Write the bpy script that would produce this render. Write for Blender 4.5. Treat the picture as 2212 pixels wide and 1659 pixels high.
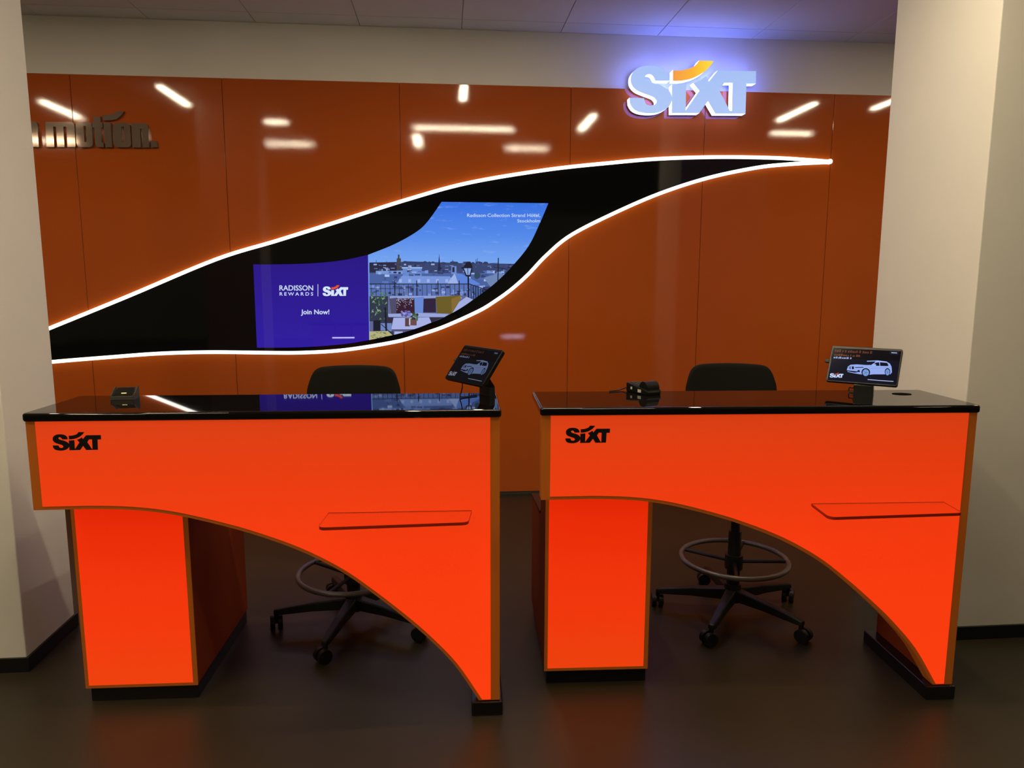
import bpy, bmesh, math, random
from mathutils import Vector, Matrix
from mathutils.geometry import tessellate_polygon

for o in list(bpy.data.objects):
    bpy.data.objects.remove(o)
SC = bpy.context.scene
COL = SC.collection

# ------------------------------------------------------------------ camera (solved from the photograph)
F, PITCH, YAW, ROLL, CAM_H = 1581.24, -0.1432, 0.0905, 0.0026, 1.5303
IW, IH = 2212.0, 1659.0


def cam_axes():
    cp, sp, cy, sy = math.cos(PITCH), math.sin(PITCH), math.cos(YAW), math.sin(YAW)
    w = Vector((sy * cp, cy * cp, sp))
    r = Vector((cy, -sy, 0))
    u = r.cross(w)
    cr, sr = math.cos(ROLL), math.sin(ROLL)
    return cr * r + sr * u, -sr * r + cr * u, w


CR, CU, CW = cam_axes()
CO = Vector((0, 0, CAM_H))
cam = bpy.data.cameras.new('camera')
cam.sensor_width = 36.0
cam.lens = F * 36.0 / IW
cam.clip_start = 0.05
camo = bpy.data.objects.new('camera', cam)
COL.objects.link(camo)
camo.matrix_world = Matrix(((CR.x, CU.x, -CW.x, CO.x), (CR.y, CU.y, -CW.y, CO.y), (CR.z, CU.z, -CW.z, CO.z), (0, 0, 0, 1)))
SC.camera = camo

# ------------------------------------------------------------------ world, exposure
world = bpy.data.worlds.new('hall_ambience')
SC.world = world
world.use_nodes = True
bg = world.node_tree.nodes['Background']
bg.inputs[0].default_value = (1.0, 0.85, 0.50, 1)
bg.inputs[1].default_value = 0.085
vs = SC.view_settings
vs.view_transform = 'Standard'
vs.look = 'None'
vs.exposure = 0.0
vs.gamma = 1.0
vs.use_curve_mapping = False

LAMP_POWER = 155.0          # radiance of the ceiling lamp diffusers
LAMP_COLOR = (1.0, 0.83, 0.56)
STRIP_POWER = 2.3
SIGN_SIDE = (1.35, 1.9, 9.0)


# ------------------------------------------------------------------ helpers
def ray(px, py):
    return CO, CW + CR * ((px - IW / 2) / F) + CU * ((IH / 2 - py) / F)


def at_y(px, py, Y):
    o, d = ray(px, py)
    return o + d * ((Y - o.y) / d.y)


def srgb(r, g, b):
    f = lambda c: (c / 255 / 12.92) if c / 255 <= 0.04045 else ((c / 255 + 0.055) / 1.055) ** 2.4
    return (f(r), f(g), f(b))


MATS = {}


def mat(name, base=(0.5, 0.5, 0.5), rough=0.5, metal=0.0, emit=None, power=1.0, spec=0.5, trans=0.0, ior=1.45,
        vary=0.06, scale=6.0, bump=0.0, bscale=200.0, coat=0.0):
    m = bpy.data.materials.new(name)
    m.use_nodes = True
    nt = m.node_tree
    N, L = nt.nodes, nt.links
    b = N['Principled BSDF']
    b.inputs['Roughness'].default_value = rough
    b.inputs['Metallic'].default_value = metal
    b.inputs['Specular IOR Level'].default_value = spec
    b.inputs['IOR'].default_value = ior
    b.inputs['Transmission Weight'].default_value = trans
    b.inputs['Coat Weight'].default_value = coat
    b.inputs['Base Color'].default_value = (*base, 1)
    tc = N.new('ShaderNodeTexCoord')
    if vary > 0:
        nz = N.new('ShaderNodeTexNoise')
        nz.inputs['Scale'].default_value = scale
        nz.inputs['Detail'].default_value = 4
        L.new(tc.outputs['Object'], nz.inputs['Vector'])
        mr = N.new('ShaderNodeMapRange')
        mr.inputs['To Min'].default_value = 1 - vary
        mr.inputs['To Max'].default_value = 1 + vary
        L.new(nz.outputs['Fac'], mr.inputs['Value'])
        mx = N.new('ShaderNodeMix')
        mx.data_type = 'RGBA'
        mx.blend_type = 'MULTIPLY'
        mx.inputs['Factor'].default_value = 1
        mx.inputs['A'].default_value = (*base, 1)
        L.new(mr.outputs['Result'], mx.inputs['B'])
        L.new(mx.outputs['Result'], b.inputs['Base Color'])
    if bump > 0:
        n2 = N.new('ShaderNodeTexNoise')
        n2.inputs['Scale'].default_value = bscale
        n2.inputs['Detail'].default_value = 2
        L.new(tc.outputs['Object'], n2.inputs['Vector'])
        bp = N.new('ShaderNodeBump')
        bp.inputs['Strength'].default_value = bump
        bp.inputs['Distance'].default_value = 0.002
        L.new(n2.outputs['Fac'], bp.inputs['Height'])
        L.new(bp.outputs['Normal'], b.inputs['Normal'])
    if emit is not None:
        b.inputs['Emission Color'].default_value = (*emit, 1)
        b.inputs['Emission Strength'].default_value = power
    MATS[name] = m
    return m


def ramp_emission(m, stops, axis='Z', lo=0.0, hi=1.0, power=1.0, cloud=None):
    """emission colour running along one object axis (a lit panel or a screen picture)"""
    nt = m.node_tree
    N, L = nt.nodes, nt.links
    b = N['Principled BSDF']
    tc = N.new('ShaderNodeTexCoord')
    sp = N.new('ShaderNodeSeparateXYZ')
    L.new(tc.outputs['Object'], sp.inputs[0])
    mr = N.new('ShaderNodeMapRange')
    mr.inputs['From Min'].default_value = lo
    mr.inputs['From Max'].default_value = hi
    L.new(sp.outputs[axis], mr.inputs['Value'])
    rp = N.new('ShaderNodeValToRGB')
    el = rp.color_ramp.elements
    el[0].position, el[0].color = stops[0][0], (*stops[0][1], 1)
    el[1].position, el[1].color = stops[-1][0], (*stops[-1][1], 1)
    for p, c in stops[1:-1]:
        e = el.new(p)
        e.color = (*c, 1)
    L.new(mr.outputs['Result'], rp.inputs['Fac'])
    out = rp.outputs['Color']
    if cloud:
        mp = N.new('ShaderNodeMapping')
        mp.inputs['Scale'].default_value = (2.2, 1, 9.0)
        mp.inputs['Rotation'].default_value = (0, 0.25, 0)
        L.new(tc.outputs['Object'], mp.inputs['Vector'])
        nz = N.new('ShaderNodeTexNoise')
        nz.inputs['Scale'].default_value = 4.0
        nz.inputs['Detail'].default_value = 7
        L.new(mp.outputs['Vector'], nz.inputs['Vector'])
        m2 = N.new('ShaderNodeMapRange')
        m2.inputs['From Min'].default_value = 0.58
        m2.inputs['From Max'].default_value = 0.85
        L.new(nz.outputs['Fac'], m2.inputs['Value'])
        mx = N.new('ShaderNodeMix')
        mx.data_type = 'RGBA'
        mx.inputs['B'].default_value = (*cloud, 1)
        L.new(m2.outputs['Result'], mx.inputs['Factor'])
        L.new(out, mx.inputs['A'])
        out = mx.outputs['Result']
    L.new(out, b.inputs['Emission Color'])
    b.inputs['Emission Strength'].default_value = power


def empty(name, loc=(0, 0, 0), rz=0.0, label=None, cat=None, group=None, kind=None):
    o = bpy.data.objects.new(name, None)
    COL.objects.link(o)
    o.location = loc
    o.rotation_euler = (0, 0, rz)
    o.empty_display_size = 0.05
    tag(o, label, cat, group, kind)
    return o


def tag(o, label=None, cat=None, group=None, kind=None):
    for k, v in (('label', label), ('category', cat), ('group', group), ('kind', kind)):
        if v:
            o[k] = v
    return o


class MB:
    """collects faces, then links them as ONE mesh object"""

    def __init__(s):
        s.v, s.f, s.mi = [], [], []

    def add(s, vs, fs, mi=0):
        n = len(s.v)
        s.v += [tuple(v) for v in vs]
        s.f += [tuple(i + n for i in f) for f in fs]
        s.mi += [mi] * len(fs)
        return s

    def box(s, x0, x1, y0, y1, z0, z1, mi=0):
        vs = [(x, y, z) for z in (z0, z1) for y in (y0, y1) for x in (x0, x1)]
        return s.add(vs, [(0, 2, 3, 1), (4, 5, 7, 6), (0, 1, 5, 4), (2, 6, 7, 3), (0, 4, 6, 2), (1, 3, 7, 5)], mi)

    def rbox(s, x0, x1, y0, y1, z0, z1, r=0.005, seg=2, mi=0, M=None):
        bm = bmesh.new()
        bmesh.ops.create_cube(bm, size=1)
        for v in bm.verts:
            v.co = Vector((x0 + (v.co.x + .5) * (x1 - x0), y0 + (v.co.y + .5) * (y1 - y0), z0 + (v.co.z + .5) * (z1 - z0)))
        bmesh.ops.bevel(bm, geom=list(bm.edges), offset=r, segments=seg, profile=0.5, affect='EDGES')
        return s.frombm(bm, mi, M)

    def frombm(s, bm, mi=0, M=None):
        bm.verts.index_update()
        vs = [(M @ v.co if M else v.co.copy()) for v in bm.verts]
        fs = [[v.index for v in f.verts] for f in bm.faces]
        bm.free()
        return s.add(vs, fs, mi)

    def prism(s, loops, fn, d0, d1, mi_face=0, mi_side=0, back=True, mi_back=None):
        """outline loops (first outer, then holes) in 2D, extruded from depth d0 (front) to d1"""
        pts = [[Vector((a, b, 0)) for a, b in lp] for lp in loops]
        tris = tessellate_polygon(pts)
        flat = [p for lp in loops for p in lp]
        n = len(flat)
        front = [fn(a, b, d0) for a, b in flat]
        rear = [fn(a, b, d1) for a, b in flat]
        s.add(front, tris, mi_face)
        if back:
            s.add(rear, [tuple(reversed(t)) for t in tris], mi_side if mi_back is None else mi_back)
        k = 0
        vs, fs = front + rear, []
        for lp in loops:
            m = len(lp)
            fs += [(k + i, k + (i + 1) % m, n + k + (i + 1) % m, n + k + i) for i in range(m)]
            k += m
        return s.add(vs, fs, mi_side)

    def sheet(s, loops, fn, mi=0):
        pts = [[Vector((a, b, 0)) for a, b in lp] for lp in loops]
        tris = tessellate_polygon(pts)
        return s.add([fn(a, b) for lp in loops for a, b in lp], tris, mi)

    def tube(s, path, r, seg=10, mi=0, closed=False, caps=True, squash=None):
        P = [Vector(p) for p in path]
        n = len(P)
        rr = r if isinstance(r, (list, tuple)) else [r] * n
        vs = []
        ref = None
        for i, p in enumerate(P):
            if closed:
                t = (P[(i + 1) % n] - P[i - 1]).normalized()
            else:
                t = (P[min(i + 1, n - 1)] - P[max(i - 1, 0)]).normalized()
            if ref is None:
                ref = t.orthogonal().normalized() if abs(t.z) > 0.9 else Vector((0, 0, 1))
            a = (ref - t * ref.dot(t)).normalized()
            ref = a
            b = t.cross(a)
            for k in range(seg):
                q = 2 * math.pi * k / seg
                vs.append(p + a * math.cos(q) * rr[i] + b * math.sin(q) * rr[i])
        fs = []
        for i in range(n if closed else n - 1):
            j = (i + 1) % n
            for k in range(seg):
                fs.append((i * seg + k, i * seg + (k + 1) % seg, j * seg + (k + 1) % seg, j * seg + k))
        if caps and not closed:
            fs.append(tuple(reversed(range(seg))))
            fs.append(tuple((n - 1) * seg + k for k in range(seg)))
        return s.add(vs, fs, mi)

    def cyl(s, c0, c1, r0, r1=None, seg=20, mi=0):
        return s.tube([c0, c1], [r0, r0 if r1 is None else r1], seg, mi)

    def build(s, name, mats, parent=None, smooth=False, label=None, recalc=True):
        me = bpy.data.meshes.new(name)
        me.from_pydata(s.v, [], s.f)
        for m in (mats if isinstance(mats, (list, tuple)) else [mats]):
            me.materials.append(m)
        me.polygons.foreach_set('material_index', s.mi)
        me.validate()
        if recalc:
            bm = bmesh.new()
            bm.from_mesh(me)
            bmesh.ops.remove_doubles(bm, verts=bm.verts, dist=1e-6)
            bmesh.ops.recalc_face_normals(bm, faces=bm.faces)
            bm.to_mesh(me)
            bm.free()
        if smooth:
            me.shade_smooth()
            me.set_sharp_from_angle(angle=math.radians(40))
        o = bpy.data.objects.new(name, me)
        COL.objects.link(o)
        if parent is not None:
            o.parent = parent
        if label:
            o['label'] = label
        return o


def smooth_path(pts, n=8, closed=False):
    """Catmull-Rom through 2D or 3D points"""
    P = [Vector(p) for p in pts]
    out = []
    m = len(P)
    for i in range(m if closed else m - 1):
        if closed:
            a, b, c, d = P[i - 1], P[i], P[(i + 1) % m], P[(i + 2) % m]
        else:
            a, b, c, d = P[max(i - 1, 0)], P[i], P[i + 1], P[min(i + 2, m - 1)]
        for k in range(n):
            t = k / n
            out.append(0.5 * ((2 * b) + (c - a) * t + (2 * a - 5 * b + 4 * c - d) * t * t + (3 * b - a - 3 * c + d) * t ** 3))
    if not closed:
        out.append(P[-1])
    return [tuple(q) for q in out]


def outline(segs, n=6):
    """list of ('l', pts) straight corner points or ('c', pts) smooth runs -> closed polygon"""
    out = []
    for k, pts in segs:
        out += [tuple(p) for p in pts] if k == 'l' else smooth_path(pts, n)
    res = []
    for p in out:
        if not res or (abs(p[0] - res[-1][0]) + abs(p[1] - res[-1][1])) > 1e-6:
            res.append(p)
    if abs(res[0][0] - res[-1][0]) + abs(res[0][1] - res[-1][1]) < 1e-6:
        res.pop()
    return res


def text_tris(body, bold=0.0, spacing=1.0):
    """letters of the built-in font as triangles, scaled to x 0..1 and cap height 0..1"""
    cu = bpy.data.curves.new('t', 'FONT')
    cu.body = body
    cu.size = 1
    cu.offset = bold
    cu.space_character = spacing
    cu.resolution_u = 4
    o = bpy.data.objects.new('t', cu)
    COL.objects.link(o)
    dg = bpy.context.evaluated_depsgraph_get()
    me = bpy.data.meshes.new_from_object(o.evaluated_get(dg))
    vs = [(v.co.x, v.co.y) for v in me.vertices]
    fs = [tuple(p.vertices) for p in me.polygons]
    bpy.data.objects.remove(o)
    bpy.data.curves.remove(cu)
    bpy.data.meshes.remove(me)
    x0, x1 = min(v[0] for v in vs), max(v[0] for v in vs)
    cap = 0.729
    return [((v[0] - x0) / (x1 - x0), v[1] / cap) for v in vs], fs


# ------------------------------------------------------------------ materials
M_WHITE = mat('white_plaster', (0.74, 0.71, 0.65), 0.75, bump=0.15, bscale=160, vary=0.03)
M_CEIL = mat('ceiling_tile_white', (0.70, 0.68, 0.64), 0.85, bump=0.1, bscale=300, vary=0.03)
M_PANEL = mat('orange_lacquer_panel', (0.42, 0.082, 0.011), 0.05, vary=0.04, scale=2.5, bump=0.008, bscale=900)
M_JOINT = mat('dark_joint_backing', (0.10, 0.02, 0.006), 0.6)
M_FLOOR = mat('dark_vinyl_floor', (0.025, 0.0185, 0.009), 0.40, vary=0.12, scale=3.0, bump=0.12, bscale=40)
M_BASE = mat('black_baseboard', (0.006, 0.006, 0.006), 0.35)
M_BASEB = mat('grey_back_baseboard', (0.035, 0.033, 0.028), 0.5)
M_BLACKGL = mat('black_glass', (0.003, 0.003, 0.003), 0.05, vary=0.0, spec=0.5)
M_STRIP = mat('white_led_strip', (0.9, 0.9, 0.9), 0.4, emit=(1.0, 0.96, 0.90), power=STRIP_POWER)
M_TOP = mat('black_gloss_top', (0.004, 0.0035, 0.0035), 0.025, vary=0.0, spec=0.55)
M_FRAME = mat('dim_orange_acrylic', (0.34, 0.085, 0.010), 0.3, vary=0.05, emit=(0.075, 0.016, 0.001))  # weak emission stands for light leaking into the acrylic edge
M_EDGE = mat('acrylic_edge', (0.34, 0.03, 0.008), 0.25, trans=0.35, ior=1.3, vary=0)
M_SIGNB = mat('sign_back_dark', (0.05, 0.05, 0.05), 0.5)
M_CARC = mat('dark_orange_side', (0.22, 0.032, 0.007), 0.6, spec=0.2, vary=0.05)
M_PLINTH = mat('black_plinth', (0.006, 0.005, 0.005), 0.25)
M_LIT = mat('backlit_orange_sheet', (0.2, 0.02, 0.004), 0.5, spec=0.25, emit=(0.95, 0.042, 0.004))
ramp_emission(M_LIT, [(0.0, (1.0, 0.048, 0.004)), (0.55, (0.95, 0.040, 0.004)), (0.82, (0.78, 0.040, 0.004)), (1.0, (0.66, 0.045, 0.006))], 'Z', 0.0, 1.075, 0.93)
M_LITP = mat('backlit_red_orange_sheet', (0.2, 0.02, 0.004), 0.5, spec=0.25, emit=(0.88, 0.03, 0.003))
ramp_emission(M_LITP, [(0.0, (0.86, 0.052, 0.004)), (0.35, (0.90, 0.036, 0.003)), (0.8, (0.86, 0.025, 0.002)), (1.0, (0.74, 0.016, 0.001))], 'Z', 0.06, 0.79, 0.93)
M_INK = mat('black_vinyl_letter', (0.006, 0.004, 0.004), 0.4)
M_ACRYL = mat('clear_acrylic', (1.0, 0.93, 0.9), 0.0, trans=1.0, ior=1.45, vary=0.0)
M_SIGNF = mat('sign_face_pale_blue', (0.5, 0.55, 0.6), 0.4, emit=(0.29, 0.47, 0.86), power=0.9, vary=0)
M_SIGNS = mat('sign_side_white_light', (0.8, 0.8, 0.8), 0.4, emit=tuple(c / 9 for c in SIGN_SIDE), power=9.0, vary=0)
M_SIGNY = mat('sign_accent_yellow', (0.5, 0.3, 0.05), 0.4, emit=(0.85, 0.5, 0.05), power=1.0, vary=0)
M_METAL = mat('brushed_grey_letter', (0.25, 0.18, 0.14), 0.07, metal=0.45)
M_SCREEN = mat('display_black', (0.003, 0.003, 0.0035), 0.06, vary=0)
M_CHAIR = mat('black_chair_fabric', (0.005, 0.005, 0.0035), 0.85, spec=0.2, bump=0.2, bscale=350)
M_PLAST = mat('black_plastic', (0.008, 0.008, 0.008), 0.4)
M_RING = mat('grey_metal_ring', (0.20, 0.18, 0.18), 0.38, metal=0.6)
M_DEV = mat('dark_device_plastic', (0.006, 0.006, 0.005), 0.3, spec=0.25)
M_DEVG = mat('smoky_grey_plastic', (0.05, 0.047, 0.038), 0.5, spec=0.15)
M_STICK = mat('pale_sticker', (0.55, 0.52, 0.42), 0.5)
M_LAMP = mat('lamp_diffuser', (0.9, 0.9, 0.9), 0.5, emit=LAMP_COLOR, power=LAMP_POWER, vary=0)
M_LAMPB = mat('lamp_housing', (0.6, 0.6, 0.58), 0.4)
M_TASK = mat('task_light_diffuser', (0.9, 0.9, 0.9), 0.5, emit=(0.75, 0.72, 1.0), power=22.0, vary=0)
PIC = {}


def picmat(rgb, power=1.0, spec=0.2):
    k = tuple(rgb) + (spec,)
    if k not in PIC:
        PIC[k] = mat('screen_colour_%d' % len(PIC), (0.003, 0.003, 0.003), 0.12, emit=srgb(*rgb), power=power, vary=0, spec=spec)
    return PIC[k]


# ------------------------------------------------------------------ the room
WY = 5.04            # front of the orange wall panels
ZC = 3.135           # underside of the ceiling tiles
WALL_T = 2.789       # top of the orange panels

fl = MB().box(-9, 9, -9, WY + 0.3, -0.1, 0.0).build('floor', M_FLOOR)
tag(fl, 'dark brown vinyl floor under the two desks', kind='structure')

wb = MB().box(-7, 7, WY + 0.018, WY + 0.25, 0.0, ZC + 0.02).build('wall_back', M_WHITE)
tag(wb, 'white back wall showing above the orange panels', kind='structure')
# dark backing of the panels, seen only in the joints
MB().box(-5.2, 5.2, WY + 0.010, WY + 0.018, 0.024, WALL_T - 0.002).build('panel_backing', M_JOINT, wb)
JOINTS = [-4.718, -3.860, -3.056, -2.329, -1.407, -0.285, 0.847, 1.769, 2.679, 3.592, 4.504, 5.147]
for a, b in zip(JOINTS[:-1], JOINTS[1:]):
    MB().rbox(a + 0.0015, b - 0.0015, WY, WY + 0.011, 0.026, WALL_T, 0.001, 1).build('panel', M_PANEL, wb)
bb = MB().rbox(-5, 5, WY + 0.004, WY + 0.018, 0.0, 0.025, 0.002).build('baseboard_back', M_BASEB)
tag(bb, 'low dark baseboard strip below the orange wall', kind='structure')

ce = MB().box(-9, 9, -9, WY + 0.3, ZC + 0.014, ZC + 0.12).build('ceiling', M_CEIL)
tag(ce, 'pale tiled ceiling over the counter', kind='structure')
gx, sx = 0.775, 0.6525
tile_cache = {}
for j, (y0, y1) in enumerate(((4.866, WY + 0.018), (4.2135, 4.866), (3.561, 4.2135))):
    for i in range(-6, 5):
        x0 = gx + i * sx
        if j not in tile_cache:
            t = MB().rbox(0.002, sx - 0.002, y0 + 0.002, y1 - 0.002, 0.0, 0.013, 0.0015, 1).build('tile', M_CEIL, ce)
            tile_cache[j] = t
        else:
            t = tile_cache[j].copy()
            COL.objects.link(t)
            t.parent = ce
        t.location = (x0, 0, ZC)

for nm, (x0, x1, y0, y1), lab in (('wall_left', (-2.15, -1.648, 2.845, 3.22), 'white pier standing left of the desks'),
                                 ('wall_right', (2.117, 2.93, 2.775, 3.46), 'white pier standing right of the desks')):
    p = MB().rbox(x0, x1, y0, y1, 0.0, ZC + 0.013, 0.004, 2).build(nm, M_WHITE)
    tag(p, lab, kind='structure')
    q = MB()
    e = 0.010
    q.prism([[(x0 - e, y0 - e), (x1 + e, y0 - e), (x1 + e, y1 + e), (x0 - e, y1 + e)],
             [(x0 + 0.001, y0 + 0.001), (x1 - 0.001, y0 + 0.001), (x1 - 0.001, y1 - 0.001), (x0 + 0.001, y1 - 0.001)]],
            lambda a, b, d: (a, b, d), 0.0, 0.058)
    q = q.build('baseboard_' + nm.split('_')[1], M_BASE)
    tag(q, 'black baseboard round the ' + nm.split('_')[1] + ' pier', kind='structure')

# ------------------------------------------------------------------ ceiling lamps (most reflect in the orange wall; the last ones are added unseen)
LAMPS = [  # x, y, length, along ('x' or 'y'), where
    (-3.614, 2.466, 0.71, 'y', 'beyond the left pier'), (-2.348, 3.131, 0.69, 'y', 'just behind the left pier'),
    (0.172, 3.496, 0.49, 'y', 'above the gap between the desks'), (0.214, 1.995, 1.05, 'x', 'ahead of the gap, the longest'),
    (-1.716, 2.123, 0.25, 'x', 'short, ahead of the left pier'), (-1.836, 0.879, 0.56, 'x', 'near the viewer on the left'),
    (1.008, 0.874, 0.51, 'x', 'near the viewer, right of centre'), (-0.300, 1.233, 0.66, 'y', 'ahead of the left desk'),
    (1.458, 2.413, 0.72, 'y', 'ahead of the right desk'), (3.346, 3.078, 0.74, 'y', 'beyond the right pier'),
    (3.775, 2.102, 0.44, 'x', 'far right, crosswise'), (3.989, 3.507, 0.43, 'y', 'farthest right'),
    (-4.525, 0.767, 0.51, 'x', 'farthest left'),
    (-2.45, 1.00, 0.60, 'y', 'added unseen to light the left pier, nearest it'), (-2.80, -0.30, 0.60, 'y', 'added unseen to light the left pier, next one out'),  # out-of-view lamps added to brighten the pier fronts
    (-3.10, -1.50, 0.60, 'y', 'added unseen to light the left pier, farthest out'), (4.20, -1.40, 0.60, 'y', 'added unseen to light the right pier'),
]
for x, y, ln, ax, where in LAMPS:
    hx, hy = (ln / 2, 0.024) if ax == 'x' else (0.024, ln / 2)
    t = empty('ceiling_lamp', (x, y, ZC), 0, 'slim linear ceiling lamp, ' + where, 'lamp', 'linear ceiling lamps mirrored in the orange wall')
    MB().rbox(-hx - 0.008, hx + 0.008, -hy - 0.008, hy + 0.008, -0.030, 0.013, 0.003, 1).build('housing', M_LAMPB, t)
    MB().box(-hx, hx, -hy, hy, -0.0335, -0.030).build('diffuser', M_LAMP, t)

# ------------------------------------------------------------------ black swoosh with LED strips
UP = [(20, 744), (106, 709), (275, 640), (466, 560), (600, 519), (740, 475), (875, 432), (1010, 395), (1180, 366.5), (1320, 351.3), (1425, 342.5), (1552, 338.8), (1672, 340.5), (1750, 345), (1793, 348.5)]
LO = [(20, 792), (112, 782), (232, 772.2), (340, 764.2), (449, 761), (560, 762), (647, 762.2), (742, 756.5), (852, 739), (907, 723.3), (961, 705), (1033, 672.6), (1069, 651), (1105, 625), (1141, 593), (1180, 552), (1232, 509), (1320, 463.6), (1425, 418), (1530, 384), (1634, 362), (1705, 354.2), (1793, 349.5)]
YS = WY - 0.010


def wall_xz(px, py, Y=YS):
    p = at_y(px, py, Y)
    return (p.x, p.z)


up = smooth_path([wall_xz(*p, WY - 0.02) for p in UP], 8)
lo = smooth_path([wall_xz(*p, WY - 0.02) for p in LO], 8)
sw = MB()
sw.prism([up + list(reversed(lo[:-1]))], lambda a, b, d: (a, d, b), WY - 0.008, WY - 0.0005)
ex, ez = up[-1]
inl = empty('wall_inlay', (0, WY, 1.6), 0, 'black glossy leaf-shaped inlay on the orange wall, edged by white light lines', 'wall panel')


def into(o, parent):
    """parent without moving"""
    o.parent = parent
    o.matrix_parent_inverse = Matrix.Translation(-Vector(parent.location))
    return o


into(sw.build('glass_leaf', M_BLACKGL), inl)
for path, lab in ((up, 'upper white light strip curving above the black wall inlay'), (lo, 'lower white light strip sweeping under the black wall inlay')):
    b = MB()
    R = 0.0115
    prof = [(-1.0, 0.0), (-1.0, 0.45), (-0.8, 0.85), (-0.4, 1.0), (0.4, 1.0), (0.8, 0.85), (1.0, 0.45), (1.0, 0.0)]
    vs, n = [], len(path)
    for i in range(n):
        a, c = path[max(i - 1, 0)], path[min(i + 1, n - 1)]
        dx, dz = c[0] - a[0], c[1] - a[1]
        l = math.hypot(dx, dz)
        nx, nz = -dz / l, dx / l
        for s, h in prof:
            vs.append((path[i][0] + nx * s * R, WY - 0.0005 - h * 0.024, path[i][1] + nz * s * R))
    k = len(prof)
    fs = [(i * k + j, i * k + j + 1, (i + 1) * k + j + 1, (i + 1) * k + j) for i in range(n - 1) for j in range(k - 1)]
    fs += [tuple(range(k)), tuple((n - 1) * k + j for j in reversed(range(k)))]
    b.add(vs, fs)
    if path is up:    # rounded nose where the two strips meet
        ex, ez = path[-1]
        b.cyl((ex, WY - 0.0005, ez - 0.001), (ex, WY - 0.0245, ez - 0.001), 0.0165, seg=20)
    o = b.build('light_strip', M_STRIP, smooth=True)
    into(o, inl)
    o['label'] = lab

# ------------------------------------------------------------------ video display in the inlay
YD = WY - 0.012
disp = empty('video_display', (*[at_y(870, 745, WY).x], WY - 0.009, at_y(870, 745, WY).z), 0,
             'lit video display set in the black inlay, purple panel beside a city view', 'screen')
DX, DY, DZ = disp.location


def dloc(px, py, lift=0.0):
    p = at_y(px, py, YD - lift)
    return (p.x - DX, p.y - DY, p.z - DZ)


cl = [(540, 562), (560, 551), (700, 500), (850, 450), (911, 430), (1207, 426), (1207, 505), (1175, 540), (1138, 583), (1100, 615), (1062, 641), (1028, 660), (960, 690), (900, 710), (848, 724), (740, 744), (650, 752), (548, 753)]
MB().prism([cl], lambda a, b, d: (dloc(a, b)[0], d, dloc(a, b)[2]), -0.0025, 0.001).build('bezel', M_SCREEN, disp)
TOPC = [(547, 571), (605, 571), (678, 568.5), (741, 562), (795, 550.5), (852, 527.5), (900, 500.5), (925, 477), (954, 436)]
RGT = [(1184.5, 439), (1167, 480), (1142, 531), (1105.5, 576), (1069, 612), (1033, 639.5), (997, 664.5), (961, 684.5), (930, 697.5), (895, 711), (852, 723), (798, 734.5)]
BOT = [(798, 734.5), (741, 743.5), (653, 750), (555, 751)]
sky_out = outline([('l', [(797, 734.5)]), ('l', [(795, 550.5)]), ('c', TOPC[4:]), ('c', RGT)])
pur_out = outline([('c', TOPC[:5]), ('l', [(797.5, 734.5)]), ('c', BOT)])
M_SKY = mat('screen_sky', (0.003, 0.003, 0.003), 0.06, vary=0)
z_hi, z_lo = dloc(1000, 437)[2], dloc(1000, 570)[2]
ramp_emission(M_SKY, [(0.0, srgb(118, 165, 240)), (0.45, srgb(84, 138, 234)), (1.0, srgb(56, 112, 226))], 'Z', z_lo, z_hi, 1.0, cloud=srgb(140, 180, 245))
M_PUR = mat('screen_purple', (0.004, 0.003, 0.004), 0.02, vary=0)
ramp_emission(M_PUR, [(0.0, srgb(46, 26, 158)), (1.0, srgb(40, 20, 132))], 'Z', dloc(600, 751)[2], dloc(600, 560)[2], 1.0)
MB().sheet([sky_out], lambda a, b: dloc(a, b)).build('sky_picture', M_SKY, disp, recalc=False)
MB().sheet([pur_out], lambda a, b: dloc(a, b)).build('purple_picture', M_PUR, disp, recalc=False)

# picture of roofs and a terrace, clipped by the lower right curve
CLIP = [(797.5, 436), (954, 436), (1184.5, 439)] + smooth_path(RGT, 3)[1:]


def clip(poly):
    def area(p):
        return sum(p[i - 1][0] * p[i][1] - p[i][0] * p[i - 1][1] for i in range(len(p)))
    s = 1 if area(CLIP) > 0 else -1
    out = list(poly)
    for i in range(len(CLIP)):
        a, b = CLIP[i - 1], CLIP[i]
        if abs(a[0] - b[0]) + abs(a[1] - b[1]) < 1e-6:
            continue
        side = lambda p: s * ((b[0] - a[0]) * (p[1] - a[1]) - (b[1] - a[1]) * (p[0] - a[0]))
        res = []
        for k in range(len(out)):
            p, q = out[k - 1], out[k]
            sp, sq = side(p), side(q)
            if (sp >= 0) != (sq >= 0):
                t = sp / (sp - sq)
                res.append((p[0] + (q[0] - p[0]) * t, p[1] + (q[1] - p[1]) * t))
            if sq >= 0:
                res.append(q)
        out = res
        if len(out) < 3:
            return []
    return out


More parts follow.
